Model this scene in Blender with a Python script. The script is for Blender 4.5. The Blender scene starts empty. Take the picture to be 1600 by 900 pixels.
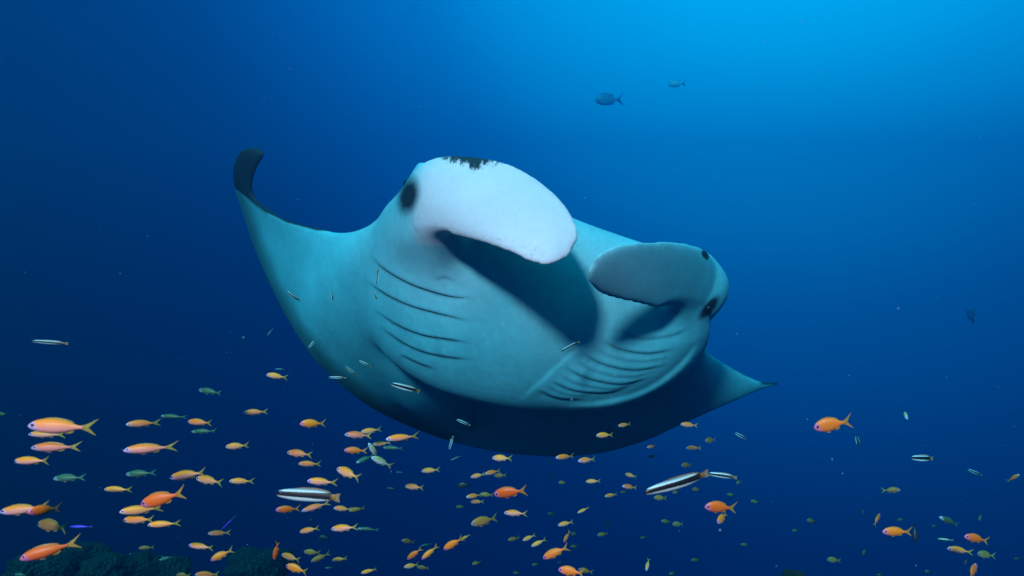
import bpy, bmesh, math, random
import numpy as np
from mathutils import Vector, Matrix, noise
from mathutils.bvhtree import BVHTree

random.seed(7)
SC = bpy.context.scene
COL = SC.collection
R = math.radians

# ------------------------------------------------------------------ camera
F = 1042.0                                   # focal length in photograph pixels (1600 wide)
cam = bpy.data.cameras.new('camera')
cam.sensor_width = 36.0
cam.lens = 36.0 * F / 1600.0
cam.clip_start = 0.05
cam.clip_end = 500.0
cam.dof.use_dof = True
cam.dof.focus_distance = 2.2
cam.dof.aperture_fstop = 5.6
cam_ob = bpy.data.objects.new('camera', cam)
COL.objects.link(cam_ob)
cam_ob.rotation_euler = (R(90), 0, 0)        # level, looking along +Y
SC.camera = cam_ob
SC.view_settings.view_transform = 'Standard'
SC.view_settings.look = 'None'
SC.view_settings.gamma = 1.0
SC.view_settings.exposure = 1.05

# ------------------------------------------------------------------ sun
SUN_DIR = Vector((-0.27, -0.81, 0.515)).normalized()     # towards the sun: above and behind the diver
sun = bpy.data.lights.new('sun', 'SUN')
sun.energy = 5.0
sun.angle = R(6)                                        # softened by the water overhead
sun.color = (1.0, 0.41, 0.45)
sun_ob = bpy.data.objects.new('sun', sun)
COL.objects.link(sun_ob)
sun_ob.rotation_euler = SUN_DIR.to_track_quat('Z', 'Y').to_euler()
sun_ob.location = (0, 0, 6)
SUN_EL = math.asin(SUN_DIR.z)
SUN_AZ = math.atan2(SUN_DIR.x, SUN_DIR.y)

# ------------------------------------------------------------------ world: daylight filtered by open water
W = bpy.data.worlds.new('World')
SC.world = W
W.use_nodes = True
nt = W.node_tree
nt.nodes.clear()
def N(tree, kind, **kw):
    n = tree.nodes.new(kind)
    for k, v in kw.items():
        setattr(n, k, v)
    return n
out = N(nt, 'ShaderNodeOutputWorld')
bg = N(nt, 'ShaderNodeBackground')
bg.inputs['Strength'].default_value = 0.1
sky = N(nt, 'ShaderNodeTexSky', sky_type='NISHITA')
sky.sun_disc = False
sky.sun_elevation = SUN_EL
sky.sun_rotation = SUN_AZ
up = N(nt, 'ShaderNodeCombineXYZ')
up.inputs[2].default_value = 1.0             # under water the daylight all comes down through the surface overhead
nt.links.new(up.outputs[0], sky.inputs[0])
tc = N(nt, 'ShaderNodeTexCoord')
nrm = N(nt, 'ShaderNodeVectorMath', operation='NORMALIZE')
nt.links.new(tc.outputs['Generated'], nrm.inputs[0])
dot = N(nt, 'ShaderNodeVectorMath', operation='DOT_PRODUCT')
G = Vector((0.37, 0.80, 0.47)).normalized()            # where the surface glow is strongest
dot.inputs[1].default_value = G
nt.links.new(nrm.outputs[0], dot.inputs[0])
mr = N(nt, 'ShaderNodeMapRange')
mr.inputs['From Min'].default_value = -1.0
mr.inputs['From Max'].default_value = 1.0
nt.links.new(dot.outputs['Value'], mr.inputs['Value'])
ramp = N(nt, 'ShaderNodeValToRGB')
RAMP = [(-1.0, (0, .002, .018)), (0, (0, .0025, .022)), (.2, (0, .003, .030)), (.37, (0, .006, .058)), (.52, (0, .009, .092)), (.685, (0, .020, .14)),
        (.787, (0, .078, .34)), (.87, (0, .155, .50)), (.91, (0, .25, .66)), (.97, (0, .40, .87)), (1.0, (0, .48, .98))]
el = ramp.color_ramp.elements
while len(el) > 1:
    el.remove(el[-1])
for i, (t, c) in enumerate(RAMP):
    e = el[0] if i == 0 else el.new((t + 1) / 2)
    e.position = (t + 1) / 2
    e.color = (*c, 1)
ramp.color_ramp.interpolation = 'B_SPLINE'
nt.links.new(mr.outputs[0], ramp.inputs[0])
mul = N(nt, 'ShaderNodeMix', data_type='RGBA', blend_type='MULTIPLY')
mul.inputs[0].default_value = 1.0
nt.links.new(sky.outputs[0], mul.inputs[6])
gain = N(nt, 'ShaderNodeMix', data_type='RGBA', blend_type='MULTIPLY')
gain.inputs[0].default_value = 1.0
gain.inputs[7].default_value = (14.0, 7.0, 3.4, 1)     # evens out the colour of the zenith so the water ramp sets the hue
nt.links.new(mul.outputs[2], gain.inputs[6])
# Snell's window: the sky itself, seen straight up through the surface
sep = N(nt, 'ShaderNodeSeparateXYZ')
nt.links.new(nrm.outputs[0], sep.inputs[0])
win = N(nt, 'ShaderNodeMapRange', interpolation_type='SMOOTHSTEP')
win.inputs['From Min'].default_value = .42
win.inputs['From Max'].default_value = .95
nt.links.new(sep.outputs[2], win.inputs['Value'])
wc = N(nt, 'ShaderNodeMix', data_type='RGBA')
wc.inputs[7].default_value = (.03, 1.05, 1.35, 1)
nt.links.new(win.outputs[0], wc.inputs[0])
nt.links.new(ramp.outputs[0], wc.inputs[6])
nt.links.new(wc.outputs[2], mul.inputs[7])
nt.links.new(gain.outputs[2], bg.inputs['Color'])
nt.links.new(bg.outputs[0], out.inputs['Surface'])

# ------------------------------------------------------------------ helpers
def P(px, py, Y):
    """the point at depth Y (metres from the camera) seen at photograph pixel px, py"""
    return Vector(((px - 800) / F * Y, Y, (450 - py) / F * Y))

def link(name, me, mat=None, parent=None):
    o = bpy.data.objects.new(name, me)
    COL.objects.link(o)
    if mat is not None:
        me.materials.clear()
        me.materials.append(mat)
    if parent is not None:
        o.parent = parent
    return o

def tag(o, label, cat, group=None):
    o['label'] = label
    o['category'] = cat
    if group:
        o['group'] = group
    return o

def mesh(name, verts, faces, smooth=True):
    me = bpy.data.meshes.new(name)
    me.from_pydata([tuple(v) for v in verts], [], faces)
    me.update()
    if smooth:
        me.polygons.foreach_set('use_smooth', [True] * len(me.polygons))
    return me

def mat(name):
    m = bpy.data.materials.new(name)
    m.use_nodes = True
    t = m.node_tree
    return m, t, t.nodes['Principled BSDF']

def smoothstep(a, b, x):
    t = np.clip((x - a) / (b - a), 0, 1)
    return t * t * (3 - 2 * t)

# ------------------------------------------------------------------ the water between camera and distance
bm = bmesh.new()
bmesh.ops.create_cube(bm, size=1.0)
me = bpy.data.meshes.new('haze')
bm.to_mesh(me); bm.free()
haze_mat = bpy.data.materials.new('sea_water')
haze_mat.use_nodes = True
t = haze_mat.node_tree
t.nodes.clear()
ho = N(t, 'ShaderNodeOutputMaterial')
pv = N(t, 'ShaderNodeVolumePrincipled')
HD = 0.62
pv.inputs['Density'].default_value = HD
pv.inputs['Color'].default_value = (0.0, 0.038, 0.10, 1)
pv.inputs['Absorption Color'].default_value = (0.17, 0.80, 0.93, 1)
pv.inputs['Anisotropy'].default_value = 0.75
t.links.new(pv.outputs[0], ho.inputs['Volume'])
haze = link('haze', me, haze_mat)
HX0, HX1, HY0, HY1, HZ0, HZ1 = -17.0, 17.0, -0.5, 19.0, -15.0, 4.2
haze.scale = (HX1 - HX0, HY1 - HY0, HZ1 - HZ0)
haze.location = ((HX0 + HX1) / 2, (HY0 + HY1) / 2, (HZ0 + HZ1) / 2)
haze['kind'] = 'stuff'
haze['label'] = 'clear deep blue sea water fading everything far away'

# ------------------------------------------------------------------ manta ray
def catmull(a, n):
    """Catmull-Rom through the rows of a, n steps per span"""
    a = np.asarray(a, float)
    p = np.vstack([2 * a[0] - a[1], a, 2 * a[-1] - a[-2]])
    rows = []
    for i in range(1, len(p) - 2):
        for k in range(n):
            u = k / n
            p0, p1, p2, p3 = p[i - 1], p[i], p[i + 1], p[i + 2]
            rows.append(.5 * ((2 * p1) + (p2 - p0) * u + (2 * p0 - 5 * p1 + 4 * p2 - p3) * u * u + (3 * p1 - p0 - 3 * p2 + p3) * u ** 3))
    rows.append(a[-1])
    return np.array(rows)

def loft(stations, n=8, m=20, power=1.0, V=None, Fc=None):
    """closed body whose cross-sections run from edge A to edge B, bulging f towards the viewer side and b away from it"""
    rows = []
    for (ax, ay, aY, bx, by, bY, f, b) in stations:
        A = P(ax, ay, aY); B = P(bx, by, bY)
        rows.append([*A, *B, f, b])
    rows = catmull(rows, n)
    cen = (rows[:, 0:3] + rows[:, 3:6]) / 2
    tan = np.gradient(cen, axis=0)
    base = len(V)
    for r, c, tg in zip(rows, cen, tan):
        H = (r[0:3] - r[3:6]) / 2
        nn = np.cross(tg, H)
        nn /= (np.linalg.norm(nn) + 1e-9)
        if np.dot(nn, -c) < 0:
            nn = -nn
        for k in range(2 * m):
            th = math.pi * k / m
            s = math.sin(th)
            d = (abs(s) ** power)
            V.append(Vector(c + H * math.cos(th) + nn * (d * r[6] if s >= 0 else -d * r[7])))
    R_ = len(rows)
    for i in range(R_ - 1):
        for k in range(2 * m):
            a0 = base + i * 2 * m + k
            a1 = base + i * 2 * m + (k + 1) % (2 * m)
            Fc.append((a0, a1, a1 + 2 * m, a0 + 2 * m))
    Fc.append(tuple(base + k for k in range(2 * m))[::-1])
    Fc.append(tuple(base + (R_ - 1) * 2 * m + k for k in range(2 * m)))

disc = [  # leading edge px, py, Y | trailing edge px, py, Y | front bulge | back bulge
    (413, 242, 3.20, 410, 232, 3.22, .008, .008),
    (410, 249, 3.21, 397, 229, 3.24, .014, .014),
    (402, 262, 3.23, 380, 232, 3.28, .017, .017),
    (396, 280, 3.26, 368, 248, 3.33, .018, .018),
    (394, 298, 3.28, 364, 270, 3.38, .019, .020),
    (401, 313, 3.27, 368, 297, 3.44, .021, .022),
    (418, 327, 3.24, 377, 325, 3.50, .024, .024),
    (450, 343, 3.18, 395, 380, 3.58, .030, .030),
    (495, 355, 3.08, 420, 438, 3.60, .050, .045),
    (545, 357, 2.94, 455, 503, 3.60, .085, .080),
    (590, 345, 2.78, 512, 577, 3.58, .15, .150),
    (650, 330, 2.78, 590, 640, 3.72, .17, .25),
    (750, 335, 2.90, 700, 688, 4.04, .12, .32),
    (890, 352, 2.95, 815, 710, 4.10, .12, .34),
    (985, 380, 3.00, 920, 710, 4.10, .12, .30),
    (1055, 430, 3.02, 1000, 692, 3.84, .09, .20),
    (1090, 500, 3.05, 1060, 666, 3.60, .06, .12),
    (1106, 548, 3.20, 1115, 641, 3.46, .035, .07),
    (1145, 574, 3.38, 1160, 622, 3.50, .022, .04),
    (1188, 596, 3.56, 1195, 607, 3.62, .014, .02),
    (1216, 598, 3.66, 1216, 601, 3.70, .008, .008)]
throat = [  # upper edge | lower crease
    (556, 372, 3.04, 552, 440, 3.22, .01, .10),
    (588, 340, 2.84, 575, 490, 3.12, .04, .16),
    (636, 292, 2.62, 612, 555, 3.06, .14, .22),
    (705, 280, 2.55, 695, 602, 2.90, .23, .26),
    (800, 296, 2.55, 800, 630, 2.82, .27, .28),
    (895, 342, 2.58, 880, 636, 2.82, .25, .28),
    (975, 372, 2.60, 960, 632, 2.82, .22, .26),
    (1045, 400, 2.58, 1030, 602, 2.80, .17, .22),
    (1088, 440, 2.60, 1078, 562, 2.80, .10, .16),
    (1096, 480, 2.66, 1094, 528, 2.78, .04, .08)]
near_lobe = [
    (596, 345, 2.68, 612, 420, 2.60, .03, .10),
    (628, 302, 2.56, 645, 395, 2.44, .05, .10),
    (655, 262, 2.44, 692, 370, 2.26, .045, .06),
    (690, 245, 2.38, 740, 377, 2.13, .035, .03),
    (745, 245, 2.32, 792, 394, 2.03, .026, .018),
    (800, 258, 2.26, 832, 412, 1.98, .024, .016),
    (850, 288, 2.20, 862, 414, 1.97, .024, .016),
    (886, 323, 2.13, 888, 403, 2.00, .018, .010),
    (903, 354, 2.07, 904, 376, 2.04, .010, .008)]
far_lobe = [
    (1112, 408, 2.66, 1100, 490, 2.64, .05, .10),
    (1096, 388, 2.48, 1066, 494, 2.52, .04, .06),
    (1060, 378, 2.30, 1036, 486, 2.40, .02, .03),
    (1010, 376, 2.18, 992, 475, 2.29, .015, .014),
    (965, 381, 2.11, 956, 467, 2.22, .015, .012),
    (935, 396, 2.08, 932, 457, 2.16, .012, .010),
    (918, 421, 2.08, 918, 441, 2.11, .010, .008)]
bump = [
    (1096, 388, 2.62, 1090, 392, 2.60, .02, .03),
    (1110, 402, 2.66, 1066, 420, 2.56, .06, .10),
    (1127, 425, 2.70, 1052, 450, 2.56, .08, .12),
    (1131, 448, 2.72, 1046, 476, 2.56, .085, .12),
    (1118, 470, 2.74, 1048, 498, 2.58, .08, .12),
    (1096, 496, 2.74, 1066, 512, 2.64, .05, .10),
    (1084, 514, 2.76, 1078, 518, 2.74, .02, .03)]
left_bump = [
    (655, 252, 2.48, 675, 262, 2.42, .02, .02),
    (636, 285, 2.62, 700, 300, 2.36, .05, .08),
    (614, 322, 2.78, 700, 345, 2.30, .07, .14),
    (596, 345, 2.86, 702, 388, 2.33, .08, .16),
    (580, 375, 2.92, 690, 430, 2.42, .07, .14),
    (575, 410, 2.95, 660, 480, 2.56, .04, .12),
    (572, 440, 2.98, 630, 520, 2.74, .02, .08)]
web = [   # shoulder muscle that carries the throat over into the wing
    (535, 425, 3.16, 522, 520, 3.42, .03, .08),
    (570, 462, 3.06, 556, 570, 3.42, .045, .10),
    (606, 510, 3.02, 600, 612, 3.50, .05, .12),
    (645, 552, 3.02, 650, 645, 3.60, .05, .14),
    (690, 582, 3.06, 705, 668, 3.72, .035, .14),
    (725, 600, 3.12, 740, 675, 3.80, .01, .10)]
V, Fc = [], []
loft(disc, n=10, m=24, power=1.25, V=V, Fc=Fc)
loft(throat, n=10, m=28, power=.85, V=V, Fc=Fc)
loft(near_lobe, n=10, m=20, power=.9, V=V, Fc=Fc)
loft(far_lobe, n=10, m=20, power=.9, V=V, Fc=Fc)
loft(web, n=8, m=16, V=V, Fc=Fc)
loft(bump, n=8, m=16, V=V, Fc=Fc)
loft(left_bump, n=8, m=16, V=V, Fc=Fc)
raw = mesh('manta_ray', V, Fc)
bm = bmesh.new(); bm.from_mesh(raw)
bmesh.ops.triangulate(bm, faces=[f for f in bm.faces if len(f.verts) > 4])
# each closed shell turned the right way out before they are merged
bmesh.ops.recalc_face_normals(bm, faces=bm.faces)
bm.to_mesh(raw); bm.free()
manta = link('manta_ray', raw)
md = manta.modifiers.new('r', 'REMESH'); md.mode = 'VOXEL'; md.voxel_size = 0.0075
sm = manta.modifiers.new('s', 'SMOOTH'); sm.factor = .5; sm.iterations = 22
dg = bpy.context.evaluated_depsgraph_get()
body = bpy.data.meshes.new_from_object(manta.evaluated_get(dg), depsgraph=dg)
manta.modifiers.clear()
manta.data = body
bpy.data.meshes.remove(raw)
# the joins of throat, cheeks and wings are faired into one skin
def fair(regions, iters):
    vg = manta.vertex_groups.new(name='fair')
    for i, v in enumerate(body.vertices):
        c = v.co
        x = 800 + c.x / c.y * F; y = 450 - c.z / c.y * F
        w = 0.0
        for cx, cy, rx, ry, y0, y1 in regions:
            if y0 < c.y < y1:
                d = math.hypot((x - cx) / rx, (y - cy) / ry)
                w = max(w, min(1.0, max(0.0, 1.6 - 1.3 * d)))
        if w > 0: vg.add([i], w, 'REPLACE')
    s = manta.modifiers.new('f', 'SMOOTH'); s.factor = .5; s.iterations = iters; s.vertex_group = 'fair'
    d = bpy.context.evaluated_depsgraph_get(); d.update()
    me = bpy.data.meshes.new_from_object(manta.evaluated_get(d), depsgraph=d)
    manta.modifiers.clear(); manta.vertex_groups.clear()
    manta.data = me
    return me
body = fair([(572, 440, 65, 150, 2.3, 3.6), (665, 420, 75, 55, 2.2, 3.2), (640, 330, 40, 50, 2.35, 3.2), (588, 535, 105, 90, 2.4, 3.7), (1065, 500, 35, 30, 2.2, 3.2)], 560)
body.name = 'manta_ray'
body.polygons.foreach_set('use_smooth', [True] * len(body.polygons))
SLITS = [
    ([(577, 397), (600, 420), (640, 443), (680, 457), (710, 464), (745, 466)], .0036),
    ([(570, 436), (600, 458), (640, 477), (690, 491), (740, 503)], .0036),
    ([(582, 482), (620, 507), (660, 523), (700, 530), (738, 536)], .0036),
    ([(592, 508), (625, 533), (660, 549), (700, 558), (737, 562)], .0034),
    ([(625, 553), (650, 566), (680, 577)], .0028),
    ([(940, 530), (968, 545), (1010, 552), (1055, 546)], .0014),
    ([(908, 550), (940, 568), (990, 578), (1045, 570)], .0015),
    ([(882, 572), (915, 590), (970, 600), (1020, 590)], .0015),
    ([(858, 592), (890, 608), (940, 615), (985, 608)], .0014),
    ([(840, 608), (870, 622), (915, 626)], .0013)]
# the gill flaps overlap: skin above each slit stands proud, skin below drops away
def relief(lines):
    nv = len(body.vertices)
    co = np.empty(nv * 3); body.vertices.foreach_get('co', co); co = co.reshape(-1, 3)
    no = np.empty(nv * 3); body.vertices.foreach_get('normal', no); no = no.reshape(-1, 3)
    x = 800 + co[:, 0] / co[:, 1] * F; y = 450 - co[:, 2] / co[:, 1] * F
    vis = -(no * co).sum(1) > 0
    push = np.zeros(nv)
    for pts, amp, reach in lines:
        q = catmull([(a, b, 0) for a, b in pts], 5)
        best = np.full(nv, 1e9); sign = np.zeros(nv); along = np.zeros(nv)
        for i, ((x0, y0, _), (x1, y1, _)) in enumerate(zip(q, q[1:])):
            dx, dy = x1 - x0, y1 - y0
            u = np.clip(((x - x0) * dx + (y - y0) * dy) / (dx * dx + dy * dy), 0, 1)
            d = np.hypot(x - x0 - u * dx, y - y0 - u * dy)
            w = d < best
            best[w] = d[w]; sign[w] = np.sign((x - x0) * dy - (y - y0) * dx)[w]; along[w] = (i + u[w]) / (len(q) - 1)
        fade = np.clip(along * 6, 0, 1) * np.clip((1 - along) * 5, 0, 1)
        push += amp * fade * np.tanh(sign * best / 3.0) * np.exp(-best / np.where(sign > 0, reach, reach * .7)) * (best < reach * 5)
    co += no * (push * vis)[:, None]
    body.vertices.foreach_set('co', co.ravel()); body.update()
relief([(p, .0055 if i < 5 else .0060, 13 if i < 5 else 10) for i, (p, w) in enumerate(SLITS)] +
       [([(812, 626), (850, 592), (890, 556), (922, 530)], -.0035, 12), ([(1092, 535), (1060, 575), (1010, 610), (950, 628), (880, 634)], .007, 14),
        ([(925, 540), (955, 557), (1000, 565), (1050, 558)], .0035, 7), ([(896, 561), (928, 579), (980, 589), (1032, 580)], .004, 7),
        ([(870, 582), (902, 599), (955, 608), (1002, 600)], .004, 7), ([(848, 600), (880, 615), (928, 621)], .0035, 7),
        ([(960, 512), (1000, 528), (1050, 524), (1075, 512)], .004, 9),
        ([(680, 437), (695, 433), (712, 440)], .003, 7)])
nv = len(body.vertices)
co = np.empty(nv * 3); body.vertices.foreach_get('co', co); co = co.reshape(-1, 3)
no = np.empty(nv * 3); body.vertices.foreach_get('normal', no); no = no.reshape(-1, 3)
px = 800 + co[:, 0] / co[:, 1] * F
py = 450 - co[:, 2] / co[:, 1] * F
YY = co[:, 1]
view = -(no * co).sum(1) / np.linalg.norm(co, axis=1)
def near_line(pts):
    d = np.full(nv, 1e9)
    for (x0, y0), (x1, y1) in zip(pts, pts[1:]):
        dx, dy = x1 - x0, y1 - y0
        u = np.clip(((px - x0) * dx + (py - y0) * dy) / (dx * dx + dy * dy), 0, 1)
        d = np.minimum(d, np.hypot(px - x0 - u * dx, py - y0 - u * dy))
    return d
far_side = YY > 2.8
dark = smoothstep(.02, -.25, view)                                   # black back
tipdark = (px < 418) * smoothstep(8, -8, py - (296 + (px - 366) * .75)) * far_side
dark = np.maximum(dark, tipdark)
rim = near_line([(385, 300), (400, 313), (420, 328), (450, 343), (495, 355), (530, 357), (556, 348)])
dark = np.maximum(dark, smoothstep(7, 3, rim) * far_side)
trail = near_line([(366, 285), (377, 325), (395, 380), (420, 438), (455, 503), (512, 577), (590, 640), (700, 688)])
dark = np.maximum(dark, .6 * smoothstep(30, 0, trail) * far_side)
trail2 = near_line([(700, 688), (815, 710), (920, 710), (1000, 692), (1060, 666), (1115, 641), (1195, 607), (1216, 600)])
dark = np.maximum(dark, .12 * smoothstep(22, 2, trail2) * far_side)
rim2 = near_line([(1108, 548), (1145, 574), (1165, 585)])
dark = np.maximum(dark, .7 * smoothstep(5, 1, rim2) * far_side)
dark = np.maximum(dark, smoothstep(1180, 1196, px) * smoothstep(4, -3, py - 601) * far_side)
def ell(cx, cy, rx, ry, ang):
    c, s = math.cos(R(ang)), math.sin(R(ang))
    x = (px - cx) * c + (py - cy) * s
    y = -(px - cx) * s + (py - cy) * c
    return np.hypot(x / rx, y / ry)
head = (YY < 2.95)
dark = np.maximum(dark, smoothstep(1.75, .25, ell(638, 306, 15, 27, 12)) * head)
dark = np.maximum(dark, smoothstep(1.5, .4, ell(1108, 481, 8, 23, 40)) * head)
dark = np.maximum(dark, smoothstep(1.3, .6, ell(1102, 398, 5, 9, -30)) * head)
cap = np.maximum(smoothstep(1.2, .2, ell(735, 241, 62, 21, 4)), smoothstep(1.2, .2, ell(744, 246, 16, 26, 8))) * (YY < 2.6)     # ragged dark saddle on the lobe's upper edge
spk = np.maximum(smoothstep(26, 0, near_line([(692, 352), (740, 365), (800, 385), (840, 400)])) * (YY < 2.35) * (view > .2),
                 .6 * smoothstep(1.2, .3, ell(660, 310, 40, 40, 0)) * head)
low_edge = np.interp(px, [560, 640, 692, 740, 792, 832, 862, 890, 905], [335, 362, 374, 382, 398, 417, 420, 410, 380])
lobe = smoothstep(2.56, 2.42, YY) * smoothstep(12, -2, py - low_edge - 4 - np.interp(px, [600, 700], [26, 0])) * smoothstep(600, 670, px) * smoothstep(2.47, 2.30, YY + np.where(px > 850, .12, 0.0)) * (px < 915)  # mask for the brightness painted onto the near lobe
cheek = .26 * smoothstep(1.5, .2, ell(690, 400, 120, 95, 20)) * (YY < 2.9) * (view > 0)         # painted brightness of the lobe root fades into the cheek
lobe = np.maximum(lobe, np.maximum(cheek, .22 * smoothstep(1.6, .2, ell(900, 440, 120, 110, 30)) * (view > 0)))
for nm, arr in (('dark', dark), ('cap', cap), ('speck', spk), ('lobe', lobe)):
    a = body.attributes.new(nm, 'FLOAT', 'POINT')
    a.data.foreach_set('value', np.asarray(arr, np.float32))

BELLY_UNLIT = (.14, .56, .67)      # white belly painted teal, the dim water light put into its colour
LOBE_LIT = (.80, .64, .73)       # same white skin painted bright, as if strongly lit
m, t, b = mat('manta_skin')
def attr(tree, name):
    n = N(tree, 'ShaderNodeAttribute'); n.attribute_name = name
    return n.outputs['Fac']
def math_(tree, op, a, c, clamp=False):
    n = N(tree, 'ShaderNodeMath', operation=op); n.use_clamp = clamp
    for i, v in enumerate((a, c)):
        if isinstance(v, (int, float)): n.inputs[i].default_value = v
        else: tree.links.new(v, n.inputs[i])
    return n.outputs[0]
def mixc(tree, f, a, c, blend='MIX'):
    n = N(tree, 'ShaderNodeMix', data_type='RGBA', blend_type=blend)
    for i, v in ((0, f), (6, a), (7, c)):
        if isinstance(v, (int, float)): n.inputs[i].default_value = v
        elif isinstance(v, tuple): n.inputs[i].default_value = (*v, 1)
        else: tree.links.new(v, n.inputs[i])
    return n.outputs[2]
def noise_(tree, scale, detail=4, rough=.55, vec=None):
    n = N(tree, 'ShaderNodeTexNoise'); n.inputs['Scale'].default_value = scale
    n.inputs['Detail'].default_value = detail; n.inputs['Roughness'].default_value = rough
    if vec is not None: tree.links.new(vec, n.inputs['Vector'])
    return n.outputs['Fac']
def ramp_(tree, f, stops):
    n = N(tree, 'ShaderNodeValToRGB')
    e = n.color_ramp.elements
    while len(e) > 1: e.remove(e[-1])
    for i, (p, c) in enumerate(stops):
        k = e[0] if i == 0 else e.new(p)
        k.position = p; k.color = (*c, 1) if isinstance(c, tuple) else (c, c, c, 1)
    tree.links.new(f, n.inputs[0])
    return n.outputs[0]
oc = N(t, 'ShaderNodeTexCoord').outputs['Object']
n1 = noise_(t, 5, 5, .6, oc); n2 = noise_(t, 38, 4, .6, oc); n3 = noise_(t, 110, 2, .5, oc)
white = mixc(t, attr(t, 'lobe'), BELLY_UNLIT, LOBE_LIT)  # unlit and lit skin colours blended by the mask
tone = ramp_(t, n1, [(.3, .76), (.7, 1.0)])
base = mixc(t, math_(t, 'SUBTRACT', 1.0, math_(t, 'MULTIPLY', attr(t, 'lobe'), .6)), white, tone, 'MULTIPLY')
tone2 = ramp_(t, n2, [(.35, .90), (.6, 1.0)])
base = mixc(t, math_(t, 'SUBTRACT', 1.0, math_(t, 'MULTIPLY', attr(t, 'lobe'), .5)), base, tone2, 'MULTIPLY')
vo = N(t, 'ShaderNodeTexVoronoi'); vo.inputs['Scale'].default_value = 26; t.links.new(oc, vo.inputs['Vector'])
spots = math_(t, 'MULTIPLY', ramp_(t, vo.outputs['Distance'], [(.05, 1.0), (.10, 0.0)]), ramp_(t, noise_(t, 3.1, 2, .5, oc), [(.55, 0.0), (.66, 1.0)]))
base = mixc(t, math_(t, 'MULTIPLY', spots, .5), base, (.06, .10, .12))      # scattered small dark skin spots
ms = N(t, 'ShaderNodeMapping'); ms.inputs['Scale'].default_value = (1.0, 1.0, .12); ms.inputs['Rotation'].default_value = (.4, .5, .3)
t.links.new(oc, ms.inputs[0])
scr = noise_(t, 70, 3, .6, ms.outputs[0])
base = mixc(t, math_(t, 'MULTIPLY', ramp_(t, scr, [(.62, 0.0), (.72, 1.0)]), .16), base, (.75, .82, .85))   # pale scuffs
sp = math_(t, 'MULTIPLY', attr(t, 'speck'), ramp_(t, n3, [(.56, 0.0), (.66, 1.0)]))
base = mixc(t, math_(t, 'MULTIPLY', sp, .22), base, (.08, .10, .13))
mp = N(t, 'ShaderNodeMapping'); mp.inputs['Scale'].default_value = (1.0, .35, .35)
t.links.new(oc, mp.inputs[0])
n4 = noise_(t, 85, 5, .7, mp.outputs[0])
cp = math_(t, 'ADD', attr(t, 'cap'), math_(t, 'MULTIPLY', math_(t, 'SUBTRACT', n4, .5), 2.2))
cp = math_(t, 'MULTIPLY', ramp_(t, cp, [(.18, 0.0), (.62, 1.0)]), ramp_(t, attr(t, 'cap'), [(.02, 0.0), (.15, 1.0)]))
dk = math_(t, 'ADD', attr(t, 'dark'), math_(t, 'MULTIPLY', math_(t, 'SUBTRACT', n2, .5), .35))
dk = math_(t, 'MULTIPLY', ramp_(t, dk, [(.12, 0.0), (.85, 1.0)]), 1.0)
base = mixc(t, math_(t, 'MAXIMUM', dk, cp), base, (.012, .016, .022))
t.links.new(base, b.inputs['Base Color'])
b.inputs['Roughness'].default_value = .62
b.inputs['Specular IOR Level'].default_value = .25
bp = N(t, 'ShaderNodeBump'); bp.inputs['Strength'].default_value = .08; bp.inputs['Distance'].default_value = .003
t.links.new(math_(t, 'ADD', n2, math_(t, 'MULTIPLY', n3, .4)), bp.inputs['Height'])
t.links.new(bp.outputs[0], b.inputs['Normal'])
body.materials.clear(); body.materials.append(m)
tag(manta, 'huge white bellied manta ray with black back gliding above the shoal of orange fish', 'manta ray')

tree_bvh = BVHTree.FromPolygons([Vector(c) for c in co], [tuple(p.vertices) for p in body.polygons])
def on_skin(x, y):
    d = P(x, y, 1.0).normalized()
    h = tree_bvh.ray_cast(Vector((0, 0, 0)), d)
    return (h[0], h[1]) if h[0] is not None else (None, None)

dk_mat, t, b = mat('dark_gill_tissue')
b.inputs['Base Color'].default_value = (.02, .03, .045, 1); b.inputs['Roughness'].default_value = .7
eye_mat, t, b = mat('manta_eye')
b.inputs['Base Color'].default_value = (.008, .009, .012, 1); b.inputs['Roughness'].default_value = .15

def skin_ribbon(pts, width, sink):
    """a slit lying in the skin: flattened tube that tapers at both ends"""
    pts = catmull([(x, y, 0) for x, y in pts], 7)
    path = []
    for x, y, _ in pts:
        h, n = on_skin(x, y)
        if h is not None: path.append((h, n))
    vs, fs = [], []
    L = len(path)
    for i, (h, n) in enumerate(path):
        tg = (path[min(i + 1, L - 1)][0] - path[max(i - 1, 0)][0]).normalized()
        sd = tg.cross(n).normalized()
        u = i / (L - 1)
        w = width * (.15 + .85 * min(1, 4 * u, 3 * (1 - u) + .1))
        for k in range(6):
            a = k / 6 * 2 * math.pi
            vs.append(h - n * sink + sd * math.cos(a) * w + n * math.sin(a) * w * .55)
    for i in range(L - 1):
        for k in range(6):
            fs.append((i * 6 + k, i * 6 + (k + 1) % 6, i * 6 + 6 + (k + 1) % 6, i * 6 + 6 + k))
    fs.append(tuple(range(6))[::-1]); fs.append(tuple((L - 1) * 6 + k for k in range(6)))
    return mesh('gill_slit', vs, fs)
for pts, w in SLITS:
    link('gill_slit', skin_ribbon(pts, w, w * .25), dk_mat, manta)

def ball(name, c, r, material, parent, seg=16):
    bm = bmesh.new()
    bmesh.ops.create_uvsphere(bm, u_segments=seg, v_segments=seg // 2, radius=1)
    r = r if isinstance(r, tuple) else (r, r, r)
    bmesh.ops.scale(bm, vec=r, verts=bm.verts)
    me = bpy.data.meshes.new(name); bm.to_mesh(me); bm.free()
    me.polygons.foreach_set('use_smooth', [True] * len(me.polygons))
    o = link(name, me, material, parent); o.location = c
    return o
ball('eye', P(638, 292, 2.585), (.020, .03, .036), eye_mat, manta)
h, n = on_skin(1106, 482)
ball('eye', (h if h is not None else P(1106, 482, 2.7)), (.012, .014, .014), eye_mat, manta)
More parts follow.
